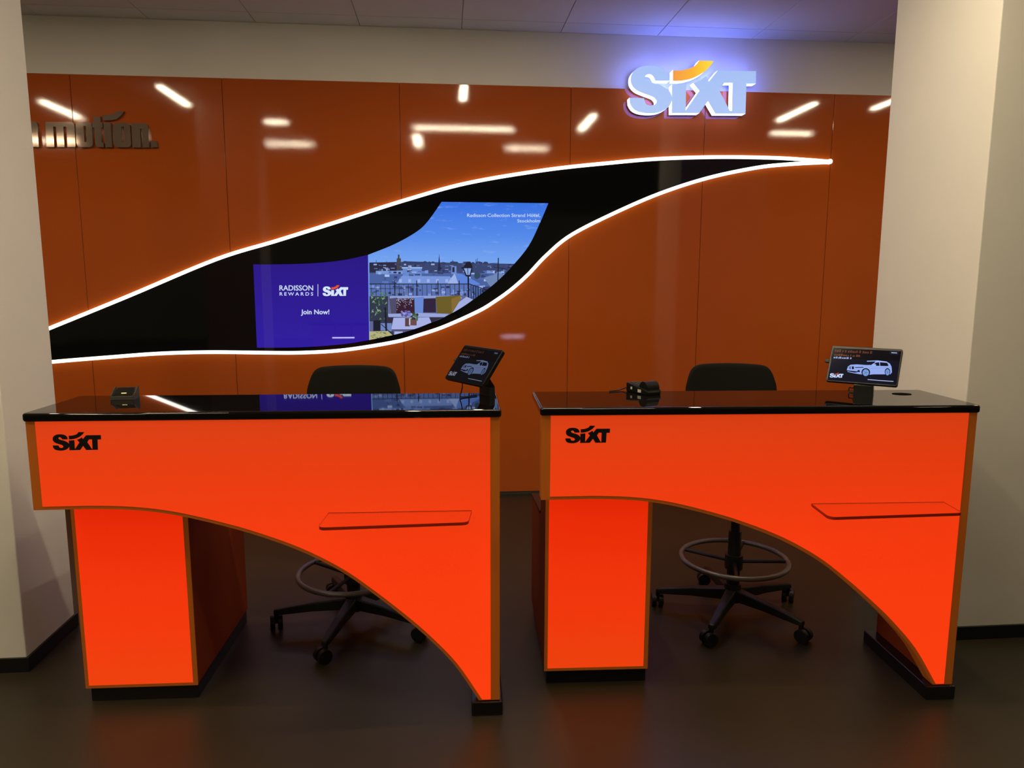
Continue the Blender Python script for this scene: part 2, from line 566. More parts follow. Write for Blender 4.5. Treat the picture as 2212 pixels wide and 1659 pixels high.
class Pic:
    def __init__(s, loc, clipper=None, spec=0.2):
        s.spec = spec
        s.mb, s.mats, s.lay, s.loc, s.clip = MB(), [], 0, loc, clipper

    def idx(s, rgb):
        m = picmat(rgb, 1.0, s.spec)
        if m not in s.mats:
            s.mats.append(m)
        return s.mats.index(m)

    def poly(s, pts, rgb):
        pts = s.clip(pts) if s.clip else pts
        if len(pts) < 3:
            return
        s.lay += 1
        l = 0.00025 + s.lay * 4e-6
        s.mb.sheet([pts], lambda a, b: s.loc(a, b, l), s.idx(rgb))

    def rect(s, x0, y0, x1, y1, rgb):
        s.poly([(x0, y0), (x1, y0), (x1, y1), (x0, y1)], rgb)

    def line(s, x0, y0, x1, y1, w, rgb):
        dx, dy = x1 - x0, y1 - y0
        l = math.hypot(dx, dy)
        nx, ny = -dy / l * w / 2, dx / l * w / 2
        s.poly([(x0 + nx, y0 + ny), (x1 + nx, y1 + ny), (x1 - nx, y1 - ny), (x0 - nx, y0 - ny)], rgb)

    def blob(s, cx, cy, rx, ry, rgb, n=9, rnd=None):
        pts = []
        for k in range(n):
            q = 2 * math.pi * k / n
            j = 1 + (rnd.uniform(-.3, .3) if rnd else 0)
            pts.append((cx + math.cos(q) * rx * j, cy + math.sin(q) * ry * j))
        s.poly(pts, rgb)

    def text(s, body, x0, x1, top, base, rgb, bold=0.0, spacing=1.0):
        vs, fs = text_tris(body, bold, spacing)
        s.lay += 1
        l = 0.0003 + s.lay * 4e-6
        s.mb.add([s.loc(x0 + v[0] * (x1 - x0), base + v[1] * (top - base), l) for v in vs], fs, s.idx(rgb))

    def build(s, name, parent):
        return s.mb.build(name, s.mats, parent, recalc=False)


rnd = random.Random(7)
pc = Pic(dloc, clip)
pc.rect(797, 576, 1150, 740, (74, 98, 160))                         # haze of the town
pc.poly([(797, 567), (858, 566.5), (880, 564.5), (930, 566), (990, 568), (1060, 569), (1120, 570), (1120, 590), (797, 590)], (58, 70, 112))
pc.poly([(797, 567), (857, 566), (866, 578), (866, 588), (797, 588)], (44, 42, 68))
pc.rect(857, 558, 866, 590, (70, 68, 78)); pc.rect(859.5, 550, 863, 560, (66, 64, 74))
pc.poly([(945, 590), (948.6, 548), (952.5, 590)], (38, 44, 76))
pc.rect(812, 585, 870, 592, (120, 150, 215)); pc.rect(870, 578, 911, 600, (104, 136, 205)); pc.rect(868, 577, 912, 580, (150, 182, 235))
for k in range(150):                                                # roofs, gables and windows
    x, y = rnd.uniform(798, 1100), rnd.uniform(584, 640)
    w, h = rnd.uniform(4, 16), rnd.uniform(2, 7)
    c = rnd.choice([(120, 148, 214), (96, 124, 194), (66, 86, 140), (146, 172, 230), (52, 62, 104), (84, 108, 172), (168, 188, 236)])
    pc.poly([(x, y), (x + w, y + rnd.uniform(-1, 1)), (x + w, y + h), (x, y + h)], c)
for k in range(90):                                                 # far rooftops along the skyline
    x = rnd.uniform(798, 1120)
    y = rnd.uniform(569, 588)
    w, h = rnd.uniform(2, 9), rnd.uniform(1.2, 4)
    pc.rect(x, y, x + w, y + h, rnd.choice([(84, 100, 150), (38, 44, 74), (120, 140, 190), (66, 76, 116), (50, 56, 92), (150, 170, 214)]))
for k in range(26):
    x = rnd.uniform(875, 1050)
    pc.blob(x, 567 + rnd.uniform(-1, 2), rnd.uniform(3, 7), rnd.uniform(1.5, 3), (50, 60, 96), 7, rnd)
for x, h in ((1028, 8), (1031, 10), (835, 4), (978, 7), (813, 6)):
    pc.line(x, 568, x, 568 - h, 1.1, (52, 62, 104))
pc.poly([(856, 613), (868, 596), (972, 597), (985, 613)], (118, 148, 216))
for k in range(6):
    pc.rect(862 + 20 * k, 603, 868 + 20 * k, 610, (152, 178, 232))
pc.poly([(966, 613), (982, 590), (998, 592), (1036, 612), (1036, 616)], (92, 130, 214))
pc.poly([(966, 613), (982, 590), (990, 613)], (156, 178, 230))
pc.rect(975, 575, 986, 592, (112, 140, 208)); pc.rect(977, 577, 982, 588, (40, 44, 66))
pc.blob(1030, 596, 8, 7, (50, 72, 96), 9, rnd)
pc.poly([(1045, 600), (1078, 590), (1100, 600), (1060, 620)], (110, 132, 178))
pc.rect(797, 614, 1020, 642, (88, 112, 178))
for k in range(60):                                                 # facades behind the railing
    x, y = rnd.uniform(798, 1025), rnd.uniform(616, 637)
    pc.rect(x, y, x + rnd.uniform(3, 10), y + rnd.uniform(2, 6), rnd.choice([(120, 144, 208), (60, 74, 118), (142, 164, 220), (46, 52, 86), (100, 116, 160)]))
DK = (26, 26, 44)
pc.line(797, 613.5, 1014, 613.5, 1.8, DK)
pc.line(1014, 613.5, 1062, 630, 1.8, DK)
pc.line(797, 623.5, 865, 623.5, 1.0, DK)
for x in range(802, 1014, 10):
    pc.line(x, 613, x + 0.6, 640, 1.0, DK)
for x in (853, 900, 946, 992):
    pc.line(x, 606, x, 640, 1.8, DK)
for k in range(9):
    pc.line(1012 + 5.2 * k, 614 + 1.9 * k, 1013 + 5 * k, 652, 1.6, DK)
pc.line(1011.5, 597, 1012, 648, 3.2, (24, 26, 46))                   # street lantern
pc.poly([(999, 577), (1021, 577), (1016.5, 597), (1006, 597)], (26, 28, 48))
pc.poly([(1002, 579.5), (1018, 579.5), (1014.5, 594), (1008, 594)], (140, 168, 226))
pc.line(1010, 578, 1011, 596, 1.2, (26, 28, 48))
pc.poly([(1001, 578), (1006, 569), (1009, 565), (1016, 565), (1019, 570), (1021, 578)], (32, 30, 46))
pc.line(1076.5, 557, 1075.5, 608, 2.2, (28, 34, 62)); pc.line(1066, 577, 1092, 580, 1.2, (28, 34, 62)); pc.line(1058, 569, 1078, 568, 0.9, (40, 50, 90))
pc.rect(797, 640, 850, 720, (50, 56, 74))                           # terrace
pc.rect(838, 639, 1010, 690, (96, 104, 146))
pc.poly([(842, 639.5), (995, 638.5), (998, 645), (842, 645)], (140, 156, 212))
pc.poly([(841, 645), (858, 643), (860, 679), (845, 678)], (78, 76, 104))
pc.poly([(857, 645), (895, 644), (896, 679), (856, 681)], (56, 30, 48))
for k in range(70):
    pc.blob(rnd.uniform(857, 894), 645 + abs(rnd.gauss(0, 9)), 0.9, 0.9, (170, 172, 200), 5)
pc.poly([(895, 643), (916, 641), (914, 676), (896, 676)], (104, 136, 212))
pc.poly([(915, 645), (941, 644), (942, 675), (914, 675)], (48, 36, 62))
pc.poly([(941, 641), (996, 638), (993, 660), (975, 678), (944, 677)], (108, 92, 40))
pc.poly([(975, 645), (996, 638), (993, 662), (976, 676)], (132, 106, 52))
pc.poly([(838, 678), (905, 676), (970, 678), (960, 685), (840, 685)], (150, 164, 218))
pc.poly([(976, 678), (992, 652), (1008, 641), (1022, 647), (1000, 664)], (160, 172, 226))
pc.rect(836, 685, 960, 704, (54, 44, 66))
pc.poly([(850, 686.5), (927, 685.5), (932, 697), (905, 711), (845, 711.5)], (166, 176, 228))
pc.poly([(845, 711.5), (905, 711), (895, 716), (845, 716)], (84, 80, 120))
pc.rect(846, 716, 850, 730, (60, 56, 80)); pc.rect(852, 716, 870, 728, (170, 180, 225))
pc.rect(875, 687, 885, 705, (92, 66, 70)); pc.rect(886, 688, 900, 703, (108, 76, 74)); pc.rect(883.5, 688, 886.5, 702, (190, 190, 215))
for k in range(16):
    pc.blob(rnd.uniform(868, 885), rnd.uniform(671, 683), 3, 2.4, rnd.choice([(126, 120, 196), (90, 86, 150), (150, 146, 214)]), 7, rnd)
for k in range(14):
    pc.blob(rnd.uniform(888, 902), rnd.uniform(675, 691), 3, 2.6, rnd.choice([(58, 84, 58), (86, 104, 84), (40, 60, 44)]), 7, rnd)
for k in range(46):
    x = rnd.uniform(798, 832)
    y = rnd.uniform(632, 694)
    pc.poly([(x, y), (x + rnd.uniform(-3, 6), y - rnd.uniform(3, 9)), (x + rnd.uniform(2, 7), y - rnd.uniform(0, 4))], rnd.choice([(64, 108, 72), (94, 136, 84), (44, 72, 60), (130, 160, 140)]))
pc.rect(807, 692, 822, 714, (30, 30, 46)); pc.rect(798, 694, 806, 716, (96, 100, 150))
pc.poly([(822, 698), (846, 698), (846, 716), (822, 714)], (110, 130, 190)); pc.line(832, 664, 835, 726, 4, (30, 30, 46)); pc.line(823, 700, 850, 724, 1.5, (30, 30, 46))
pc.poly([(798, 716), (838, 715), (850, 726), (798, 735)], (176, 176, 124))
for k in range(16):
    x, y = rnd.uniform(799, 835), rnd.uniform(718, 732)
    pc.line(x, y, x + 5, y + rnd.uniform(-2, 2), 0.9, (60, 60, 60))
pc.build('terrace_picture', disp)

WHT = (206, 220, 250)
LOGO_W, LOGO_H = 1540.0, 640.0


# the four-letter logo, drawn once in its own units
def logo_shapes():
    sh = lambda pts: [(x, y - 0.017 * (x - 1000)) for x, y in pts]
    S = outline([('l', [(808, 412)]), ('c', [(803, 360), (770, 300), (710, 258), (640, 238), (560, 232), (480, 240), (405, 275), (357, 335), (345, 405), (362, 468), (410, 520), (480, 555), (560, 585), (620, 610), (652, 645)]),
                 ('c', [(655, 668), (630, 697), (580, 707), (535, 692), (512, 658), (505, 620)]),
                 ('l', [(331, 614)]), ('c', [(335, 680), (375, 745), (450, 785), (560, 800), (660, 793), (740, 764), (805, 715), (838, 650)]),
                 ('c', [(836, 585), (805, 532), (750, 492), (680, 458), (600, 432), (548, 410), (522, 380), (525, 350), (560, 333), (600, 346), (625, 380), (638, 412)])], 4)
    I = [(838, 457), (1008, 450), (1002, 764), (1002, 797), (835, 797)]
    X = [(1002, 764), (1165, 532), (1092, 438), (1165, 412), (1245, 358), (1278, 420), (1385, 288), (1462, 290), (1462, 437), (1405, 530), (1528, 768), (1528, 804), (1355, 804), (1268, 655), (1165, 797), (1002, 797)]
    T = [(1462, 290), (1843, 296), (1840, 446), (1728, 448), (1716, 805), (1528, 804), (1528, 768), (1554, 773), (1562, 437), (1462, 437)]
    A = outline([('l', [(848, 285), (848, 416)]), ('c', [(848, 416), (960, 412), (1090, 380), (1195, 325), (1275, 258), (1337, 178)]), ('c', [(1160, 170), (1130, 215), (1080, 250), (1000, 278), (920, 290), (848, 288)])], 5)
    return {k: sh(v) for k, v in dict(S=S, I=I, X=X, T=T, A=A).items()}


LOGO = logo_shapes()


def logo_map(fn):
    return fn


for args in (('RADISSON', 603.5, 676.5, 616, 627.4, WHT, 0.014), ('REWARDS', 604, 676.5, 631, 638.4, WHT, 0.014, 1.5),
             ('Join Now!', 650, 711.5, 668.3, 678.6, WHT, 0.022), ('Radisson Collection Strand Hotel,', 1009, 1167, 461, 468.6, WHT, 0.006),
             ('Stockholm', 1117.5, 1167, 473.3, 480.3, WHT, 0.006)):
    lg = Pic(dloc)
    lg.text(*args)
    lg.build('screen_lettering', disp)
lg = Pic(dloc)
lg.rect(686.2, 614, 687.4, 640, WHT)
lg.build('divider_line', disp)
lg = Pic(dloc)
for k, pts in LOGO.items():
    q = [(697 + (x - 331) * 55 / 1512, 616 + (y - 165) * 23.5 / 640) for x, y in pts]
    lg.poly(q, (235, 84, 30) if k == 'A' else (214, 230, 252))
lg.build('logo_lettering', disp)

# ------------------------------------------------------------------ backlit sign on the wall
sgn_y = WY - 0.086
sg = empty('illuminated_sign', (at_y(1495, 245, WY).x, WY + 0.0, at_y(1495, 245, WY).z), 0,
           'glowing pale blue letter sign with a yellow accent, high on the wall', 'sign')
GX, GY, GZ = sg.location


def sign_pt(a, b, d):
    px, py = 1300 + a / 5.53, 100 + (b + 0.017 * (a - 1000)) / 5.53
    p = at_y(px, py, sgn_y)
    return (p.x - GX, d - GY, p.z - GZ)


for k in 'SIXT':
    MB().prism([LOGO[k]], sign_pt, sgn_y, sgn_y + 0.065, 0, 1, True, 2).build('letter', [M_SIGNF, M_SIGNS, M_SIGNB], sg)
ramp_emission(M_SIGNY, [(0.0, srgb(226, 140, 60)), (0.5, srgb(238, 168, 40)), (1.0, srgb(238, 214, 50))], 'X', sign_pt(848, 0, 0)[0], sign_pt(1330, 0, 0)[0], 1.0)
MB().prism([LOGO['A']], sign_pt, sgn_y - 0.002, sgn_y + 0.065, 0, 1, True, 2).build('accent_stroke', [M_SIGNY, M_SIGNS, M_SIGNB], sg, label='yellow curved accent stroke')
for k, (a, b) in enumerate(((560, 760), (920, 620), (1270, 560), (1640, 380))):
    p = sign_pt(a, b, 0)
    MB().cyl((p[0], sgn_y + 0.064 - GY, p[2]), (p[0], 0.0185, p[2]), 0.008, seg=10).build('spacer', M_RING, sg)

# ------------------------------------------------------------------ grey lettering upper left
lt = empty('wall_lettering', (at_y(200, 318, WY).x, WY, at_y(200, 318, WY).z), 0, 'raised grey lettering on the orange wall beside the left pier', 'lettering')
TX, TY, TZ = lt.location


def let_pt(a, b, d):
    p = at_y(50 + a / 6.9125, 210 + b / 6.9125, WY - 0.022)
    return (p.x - TX, d - TY, p.z - TZ)


def arch(x0, x1, y0, y1, slits, r=40, closed_bottom=False, lean=0.055):
    """condensed heavy letter: a block with rounded shoulders and slits cut from below (or a closed counter)"""
    lx = lambda x, y: (x + (y - y0) * lean, y)
    out = [lx(x0, y0), lx(x1 - r * 1.3, y0)] + [lx(x1 - r * 1.3 + r * 1.3 * math.sin(q), y0 + r * 1.3 * (1 - math.cos(q))) for q in (0.5, 1.0, 1.57)]
    out += [lx(x1, y1)]
    for s0, s1, st in reversed(slits):
        out += [lx(s1, y1), lx(s1, st), lx(s0, st), lx(s0, y1)]
    out += [lx(x0, y1)]
    return [out]


def ring_o(x0, x1, y0, y1, s0, s1, t0, t1, r=55, lean=0.055):
    lx = lambda x, y: (x + (y - y0) * lean, y)
    out = []
    for cx, cy, q0 in ((x1 - r, y0 + r, -1.571), (x1 - r, y1 - r, 0), (x0 + r, y1 - r, 1.571), (x0 + r, y0 + r, 3.142)):
        out += [lx(cx + r * math.cos(q0 + t), cy + r * math.sin(q0 + t)) for t in (0, .52, 1.05, 1.57)]
    return [out, [lx(s0, t0), lx(s1, t0), lx(s1, t1), lx(s0, t1)]]


LET = [arch(-45, 212, 362, 742, [(15, 55, 440)]),
       arch(330, 762, 368, 744, [(445, 488, 440), (596, 640, 440)]),
       ring_o(778, 1022, 370, 746, 898, 934, 432, 668),
       [[(1052, 285), (1152, 285), (1156, 372), (1182, 374), (1184, 452), (1160, 455), (1172, 672), (1198, 680), (1202, 746), (1120, 746), (1082, 712), (1064, 455), (1034, 450), (1032, 370), (1054, 370)]],
       [[(1205, 376), (1305, 378), (1326, 746), (1228, 746)]],
       [outline([('l', [(1192, 260), (1194, 347)]), ('c', [(1194, 347), (1290, 345), (1380, 330), (1450, 280), (1505, 210)]), ('c', [(1398, 208), (1360, 238), (1290, 256), (1192, 262)])], 4)],
       ring_o(1338, 1592, 378, 748, 1460, 1500, 442, 672),
       arch(1612, 1862, 388, 750, [(1738, 1766, 470)]),
       [[(1905, 650), (1990, 652), (2003, 748), (1912, 750)]]]
for i, loops in enumerate(LET):
    MB().prism(loops, let_pt, WY - 0.022, WY + 0.0).build('letter', M_METAL, lt)

# ------------------------------------------------------------------ reception desks
DW, DT, ST, ZT = 1.5236, 0.352, 0.028, 1.100
ARC = [(0.0, 0.777), (0.126, 0.778), (0.195, 0.778), (0.291, 0.774), (0.379, 0.765), (0.470, 0.748), (0.580, 0.719), (0.697, 0.682), (0.846, 0.622), (0.982, 0.546), (1.090, 0.463), (1.188, 0.378), (1.270, 0.300), (1.365, 0.192), (1.450, 0.056)]
arc = smooth_path(ARC, 5)
uvz = lambda a, b, d: (a, d, b)
ZS = ZT - ST


def make_desk(loc, rz, label):
    t = empty('reception_desk', loc, rz, label, 'desk', 'pair of backlit orange reception desks')
    # black slab
    b = MB()
    bm = bmesh.new()
    bmesh.ops.create_cube(bm, size=1)
    for v in bm.verts:
        v.co = Vector(((v.co.x + .5) * (DW + 0.012) - 0.006, -0.012 + (v.co.y + .5) * (DT + 0.012), ZS + (v.co.z + .5) * ST))
    vert = [e for e in bm.edges if abs(e.verts[0].co.z - e.verts[1].co.z) > 0.01]
    bmesh.ops.bevel(bm, geom=vert, offset=0.014, segments=4, profile=0.5, affect='EDGES')
    hor = [e for e in bm.edges if abs(e.verts[0].co.z - e.verts[1].co.z) < 1e-5 and len(e.link_faces) == 2 and abs(e.link_faces[0].normal.dot(e.link_faces[1].normal)) < 0.5]
    bmesh.ops.bevel(bm, geom=hor, offset=0.008, segments=4, profile=0.5, affect='EDGES')
    b.frombm(bm)
    top = b.build('counter_top', M_TOP, t, smooth=True)
    wn = top.modifiers.new('flat', 'WEIGHTED_NORMAL')
    wn.weight, wn.keep_sharp = 100, False
    # front frame (edge of the light box, faint glow put into its material) and its glowing sheet
    loop = [(0.0, ZS)] + arc + [(DW, 0.056), (DW, ZS)]
    fb = MB()
    fb.prism([loop], uvz, 0.0, 0.058)
    fr = fb.build('front_frame', M_FRAME, t, label='brownish faintly glowing edge of the front')
    bv = fr.modifiers.new('round', 'BEVEL')
    bv.width, bv.segments, bv.limit_method, bv.angle_limit = 0.003, 2, 'ANGLE', math.radians(60)
    inner = [(0.031, ZS - 0.001)]
    n = len(arc)
    for i, (u, z) in enumerate(arc):
        a, c = arc[max(i - 1, 0)], arc[min(i + 1, n - 1)]
        l = math.hypot(c[0] - a[0], c[1] - a[1])
        uu, zz = u - (c[1] - a[1]) / l * 0.012, z + (c[0] - a[0]) / l * 0.012
        if uu > 0.034:
            if len(inner) == 1:
                inner.append((0.031, zz))
            inner.append((uu, zz))
    inner = [p for p in inner if p[1] > 0.062] + [(DW - 0.062, 0.060), (DW - 0.032, 0.060), (DW - 0.032, ZS - 0.001)]
    MB().prism([inner], uvz, -0.003, 0.004).build('front_sheet', M_LIT, t, label='glowing orange front sheet')
    # pedestal: carcass, lit sheet, plinth
    p = MB()
    p.prism([[(0.158, 0.058), (0.779, 0.058), (0.779, 0.560), (0.360, 0.615), (0.340, 0.775), (0.158, 0.775)]], lambda a, c, d: (d, a, c), 0.032, 0.428)
    pd = p.build('pedestal', M_CARC, t, label='dark orange pedestal box')
    bv = pd.modifiers.new('round', 'BEVEL'); bv.width, bv.segments = 0.005, 2
    MB().rbox(0.044, 0.412, 0.154, 0.162, 0.068, 0.772, 0.002, 1).build('pedestal_sheet', M_LITP, pd, label='glowing red-orange pedestal front')
    MB().prism([[(0.032, 0.058), (0.428, 0.058), (0.428, 0.773), (0.032, 0.773)], [(0.0445, 0.069), (0.4115, 0.069), (0.4115, 0.770), (0.0445, 0.770)]], uvz, 0.155, 0.160).build('pedestal_edge', M_FRAME, pd, label='brownish edge round the pedestal front')
    MB().prism([[(0.362, 0.6145), (0.781, 0.5595), (0.781, 0.5665), (0.362, 0.6215)]], lambda a, c, d: (d, a, c), 0.029, 0.431).build('pedestal_dark_cover', M_DEV, pd, label='black cover added to darken the rear of the pedestal')  # thin cover added so the lit rear slope looks dark
    MB().rbox(0.042, 0.424, 0.170, 0.769, 0.0, 0.0585, 0.002, 1).build('plinth', M_PLINTH, t, label='black plinth below the pedestal')
    # right-hand support and foot
    MB().rbox(1.470, 1.520, 0.058, 0.420, 0.050, ZS - 0.0005, 0.004, 1).build('side_panel', M_CARC, t, label='dark orange end support')
    MB().rbox(1.424, 1.534, -0.008, 0.432, 0.0, 0.052, 0.004, 2).build('foot', M_PLINTH, t, label='black foot at the narrow end')
    # clear shelf
    sh = [(0.950, 0.0), (0.943, -0.126)] + [(0.965 - 0.022 * math.cos(q), -0.126 - 0.022 * math.sin(q)) for q in (.4, .8, 1.2, 1.57)] + \
         [(1.396 + 0.022 * math.sin(q), -0.102 - 0.022 * math.cos(q)) for q in (0, .4, .8, 1.2, 1.57)] + [(1.428, 0.0)]
    sh = [(a, v - 0.0035) for a, v in sh]
    MB().prism([sh], lambda a, v, d: (a, v, d), 0.743, 0.753, 0, 1, True, 0).build('shelf', [M_ACRYL, M_EDGE], t, label='clear acrylic bag shelf')
    # lettering
    l0 = lambda a, c, d: (0.081 + (a - 331) * 0.152 / 1512, d, 1.037 - (c - 165) * 0.0605 / 640)
    bl = MB()
    for k, pts in LOGO.items():
        bl.prism([pts], l0, -0.0042 - (0.0001 if k in 'IT' else 0), -0.002)
    bl.build('front_lettering', M_INK, t, label='black logo letters')
    # task light under the back edge
    tl = MB()
    tl.rbox(0.225, 0.450, 0.318, 0.340, 0.942, 0.960, 0.002, 1).box(0.25, 0.27, 0.322, 0.332, 0.958, ZS).box(0.405, 0.425, 0.322, 0.332, 0.958, ZS)
    tk = tl.build('task_light', M_PLAST, t)
    MB().box(0.231, 0.444, 0.3395, 0.3415, 0.945, 0.957).build('diffuser', M_TASK, tk)
    return t


DESKS = {'L': ((-1.3463, 2.4376, 0), -0.0268), 'R': ((0.3201, 2.4139, 0), -0.0394)}
make_desk(*DESKS['L'], 'backlit orange reception desk with arched front, standing by the left pier')
deskR = make_desk(*DESKS['R'], 'backlit orange reception desk with arched front, grommet hole in its top, by the right pier')
# cable hole in the right top
g = MB()
for r0, r1, z in ((0.036, 0.036, 0.0),):
    pts = [(1.392 + 0.036 * math.cos(q * math.pi / 12), 0.240 + 0.026 * math.sin(q * math.pi / 12)) for q in range(24)]
    g.prism([pts], lambda a, v, d: (a, v, d), ZT + 0.0012, ZT - 0.004)
g.build('grommet', mat('matt_black_grommet', (0.002, 0.002, 0.002), 0.9, vary=0, spec=0.05), deskR, label='black round cable hole')


def desk_world(s, u, v, z):
    (x, y, _), a = DESKS[s]
    return Vector((x + u * math.cos(a) - v * math.sin(a), y + u * math.sin(a) + v * math.cos(a), z))


# ------------------------------------------------------------------ tablets on stands
def tab_frame(c, yaw, tilt):
    r = Vector((math.cos(yaw), math.sin(yaw), 0))
    nn = Vector((math.sin(yaw), -math.cos(yaw), 0))
    u = Vector((0, 0, 1)) * math.cos(tilt) - nn * math.sin(tilt)
    f = r.cross(u)          # facing normal
    return Matrix(((r.x, u.x, f.x, c[0]), (r.y, u.y, f.y, c[1]), (r.z, u.z, f.z, c[2]), (0, 0, 0, 1)))


TW, TH = 0.248, 0.149
MR = tab_frame((1.573, 2.62, 1.2085), -0.7236, 0.4925)
ML = tab_frame((0.0952, 2.60, 1.2255), -1.0331, 0.6439)
MRI = MR.inverted()


def tab_loc(px, py, lift=0.0):
    """point of the photograph on the right tablet's glass, in the tablet's own axes"""
    o, d = ray(px, py)
    a, b = MRI @ o, MRI.to_3x3() @ d
    p = a + b * (-a.z / b.z)
    return (p.x, p.y, 0.0003 + lift)


def cr7(x, y):
    return (1700 + x / 5.027, 720 + y / 5.027)


def make_tablet(M, base, label, desk_rot, kx, dim):
    t = empty('tablet_terminal', base, 0, label, 'tablet', 'tablets standing on the counters')
    Lm = Matrix.Translation(-Vector(base)) @ M
    body = MB()
    bm = bmesh.new()
    bmesh.ops.create_cube(bm, size=1)
    for v in bm.verts:
        v.co = Vector((v.co.x * TW, v.co.y * TH, -0.0075 + v.co.z * 0.015))
    bmesh.ops.bevel(bm, geom=[e for e in bm.edges if abs(e.verts[0].co.z - e.verts[1].co.z) > 0.005], offset=0.008, segments=3, profile=0.5, affect='EDGES')
    bmesh.ops.bevel(bm, geom=[e for e in bm.edges if len(e.link_faces) == 2 and abs(e.link_faces[0].normal.dot(e.link_faces[1].normal)) < 0.5], offset=0.0015, segments=1, affect='EDGES')
    body.frombm(bm)
    bo = body.build('tablet', M_DEV, t)
    bo.matrix_local = Lm
    pc = Pic(lambda a, b, l: tab_loc(a, b, l), None, 0.02)
    D = lambda c: tuple(int(round(v * dim)) for v in c)
    q = lambda pts: [cr7(*p) for p in pts]
    # screen ground
    pc.poly(q([(505, 158), (1240, 196), (1188, 562), (440, 508)]), D((16, 16, 30)))
    pc.poly(q([(505, 158), (1240, 196), (1225, 300), (480, 270)]), D((12, 8, 14)))
    # small heading lines, too small to be read: short strokes
    rr = random.Random(3)
    for (x, y, x1, h, c) in ((525, 172, 930, 30, (96, 50, 34)), (515, 220, 805, 24, (110, 58, 40)), (508, 252, 715, 20, (150, 165, 215))):
        while x < x1:
            w = rr.uniform(8, 24)
            hh = h * rr.uniform(0.6, 1.0)
            sl = (x - 515) * 0.052
            pc.poly(q([(x, y + sl + h - hh), (x + w, y + sl + h - hh + 1), (x + w - 3, y + sl + h), (x - 3, y + sl + h)]), D(c))
            x += w + rr.choice((4, 5, 6, 16))
    pc.poly(q([(1118, 192), (1214, 197), (1210, 236), (1114, 231)]), D((26, 26, 40)))
    pc.poly(q([(1134, 205), (1196, 209), (1195, 220), (1133, 216)]), D((150, 165, 205)))
    CARB, DKC, GL = D((150, 172, 238)), D((14, 16, 34)), D((120, 160, 220))
    # car: body, roof, windows, wheels
    pc.poly(q([(650, 400), (662, 362), (690, 342), (760, 338), (860, 345), (910, 344), (950, 322), (962, 305), (1000, 300), (1085, 310), (1118, 330), (1136, 365), (1140, 425), (1122, 446), (940, 446), (880, 452), (800, 446), (735, 436), (660, 420)]), CARB)
    pc.poly(q([(838, 318), (872, 304), (960, 302), (940, 322), (915, 345), (830, 342)]), DKC)
    pc.poly(q([(868, 300), (985, 296), (1085, 308), (1080, 314), (975, 305), (868, 308)]), D((170, 190, 245)))
    pc.poly(q([(930, 348), (966, 320), (1000, 315), (1005, 354), (940, 354)]), DKC)
    pc.poly(q([(1010, 315), (1088, 322), (1104, 352), (1090, 357), (1012, 355)]), DKC)
    pc.blob(*cr7(950, 345), 4.2, 1.8, D((160, 185, 245)))
    pc.poly(q([(672, 362), (696, 358), (696, 390), (676, 392)]), DKC); pc.poly(q([(704, 360), (726, 360), (728, 388), (706, 392)]), DKC)
    for k in range(3):
        pc.poly(q([(676 + 8 * k, 360), (679 + 8 * k, 360), (681 + 8 * k, 392), (678 + 8 * k, 392)]), CARB)
    pc.poly(q([(738, 368), (830, 366), (832, 374), (742, 376)]), DKC)
    pc.poly(q([(652, 402), (760, 414), (770, 424), (735, 428), (654, 412)]), DKC); pc.poly(q([(762, 408), (782, 396), (792, 410), (790, 424), (766, 420)]), DKC)
    for cx, cy, rx, ry in ((856, 428, 44, 42), (1092, 424, 28, 38)):
        pc.blob(*cr7(cx, cy - 4), rx / 5.027 * 1.08, ry / 5.027 * 1.08, DKC, 18)
        pc.blob(*cr7(cx, cy), rx / 5.027 * .8, ry / 5.027 * .88, GL, 18)
        for k in range(5):
            a = k * 1.2566
            pc.line(*cr7(cx, cy), *cr7(cx + rx * .75 * math.cos(a), cy + ry * .8 * math.sin(a)), 0.7, D((70, 95, 150)))
    pc.line(*cr7(905, 384), *cr7(1130, 372), 0.5, D((105, 125, 195)))
    pc.line(*cr7(876, 503), *cr7(1156, 524), 1.5, D((175, 185, 225)))
    for k, pts in LOGO.items():
        pc.poly([cr7(468 + (x - 331) * 147 / 1512 - (y - 165) * 6 / 640, 428 + (y - 165) * 52 / 640 + (x - 331) * 4 / 1512) for x, y in pts], D((200, 80, 50)) if k == 'A' else D((196, 214, 250)))
    pc.build('screen_picture', bo)
    # plug on the left edge
    MB().rbox(-TW / 2 - 0.016, -TW / 2 + 0.001, 0.004, 0.018, -0.012, -0.002, 0.002, 1).build('plug', M_DEVG, bo)
    # neck: a tapered arm from the counter to the back of the tablet
    inv = Matrix.Translation(-Vector(base))
    a = Matrix.Rotation(desk_rot, 3, 'Z')
    bot = [a @ Vector((sx * 0.034, sy * 0.012, 0.0)) for sx, sy in ((-1, -1), (1, -1), (1, 1), (-1, 1))]
    mid = [a @ Vector((sx * 0.033, sy * 0.012, 0.035)) for sx, sy in ((-1, -1), (1, -1), (1, 1), (-1, 1))]
    tp = [Lm @ Vector((kx + sx * 0.03, -0.012 + sy * 0.016, -0.012)) for sx, sy in ((-1, -1), (1, -1), (1, 1), (-1, 1))]
    nb = MB()
    for A_, B_ in ((bot, mid), (mid, tp)):
        nb.add(A_ + B_, [(i, (i + 1) % 4, 4 + (i + 1) % 4, 4 + i) for i in range(4)])
    nb.add(bot, [(3, 2, 1, 0)]).add(tp, [(0, 1, 2, 3)])
    nb.build('neck', M_PLAST, t)
    # cable from the plug side down to the counter
    c0 = Lm @ Vector((-0.02, -TH / 2 + 0.004, -0.013))
    c1 = Vector((c0.x - 0.004, c0.y + 0.03, 0.0035))
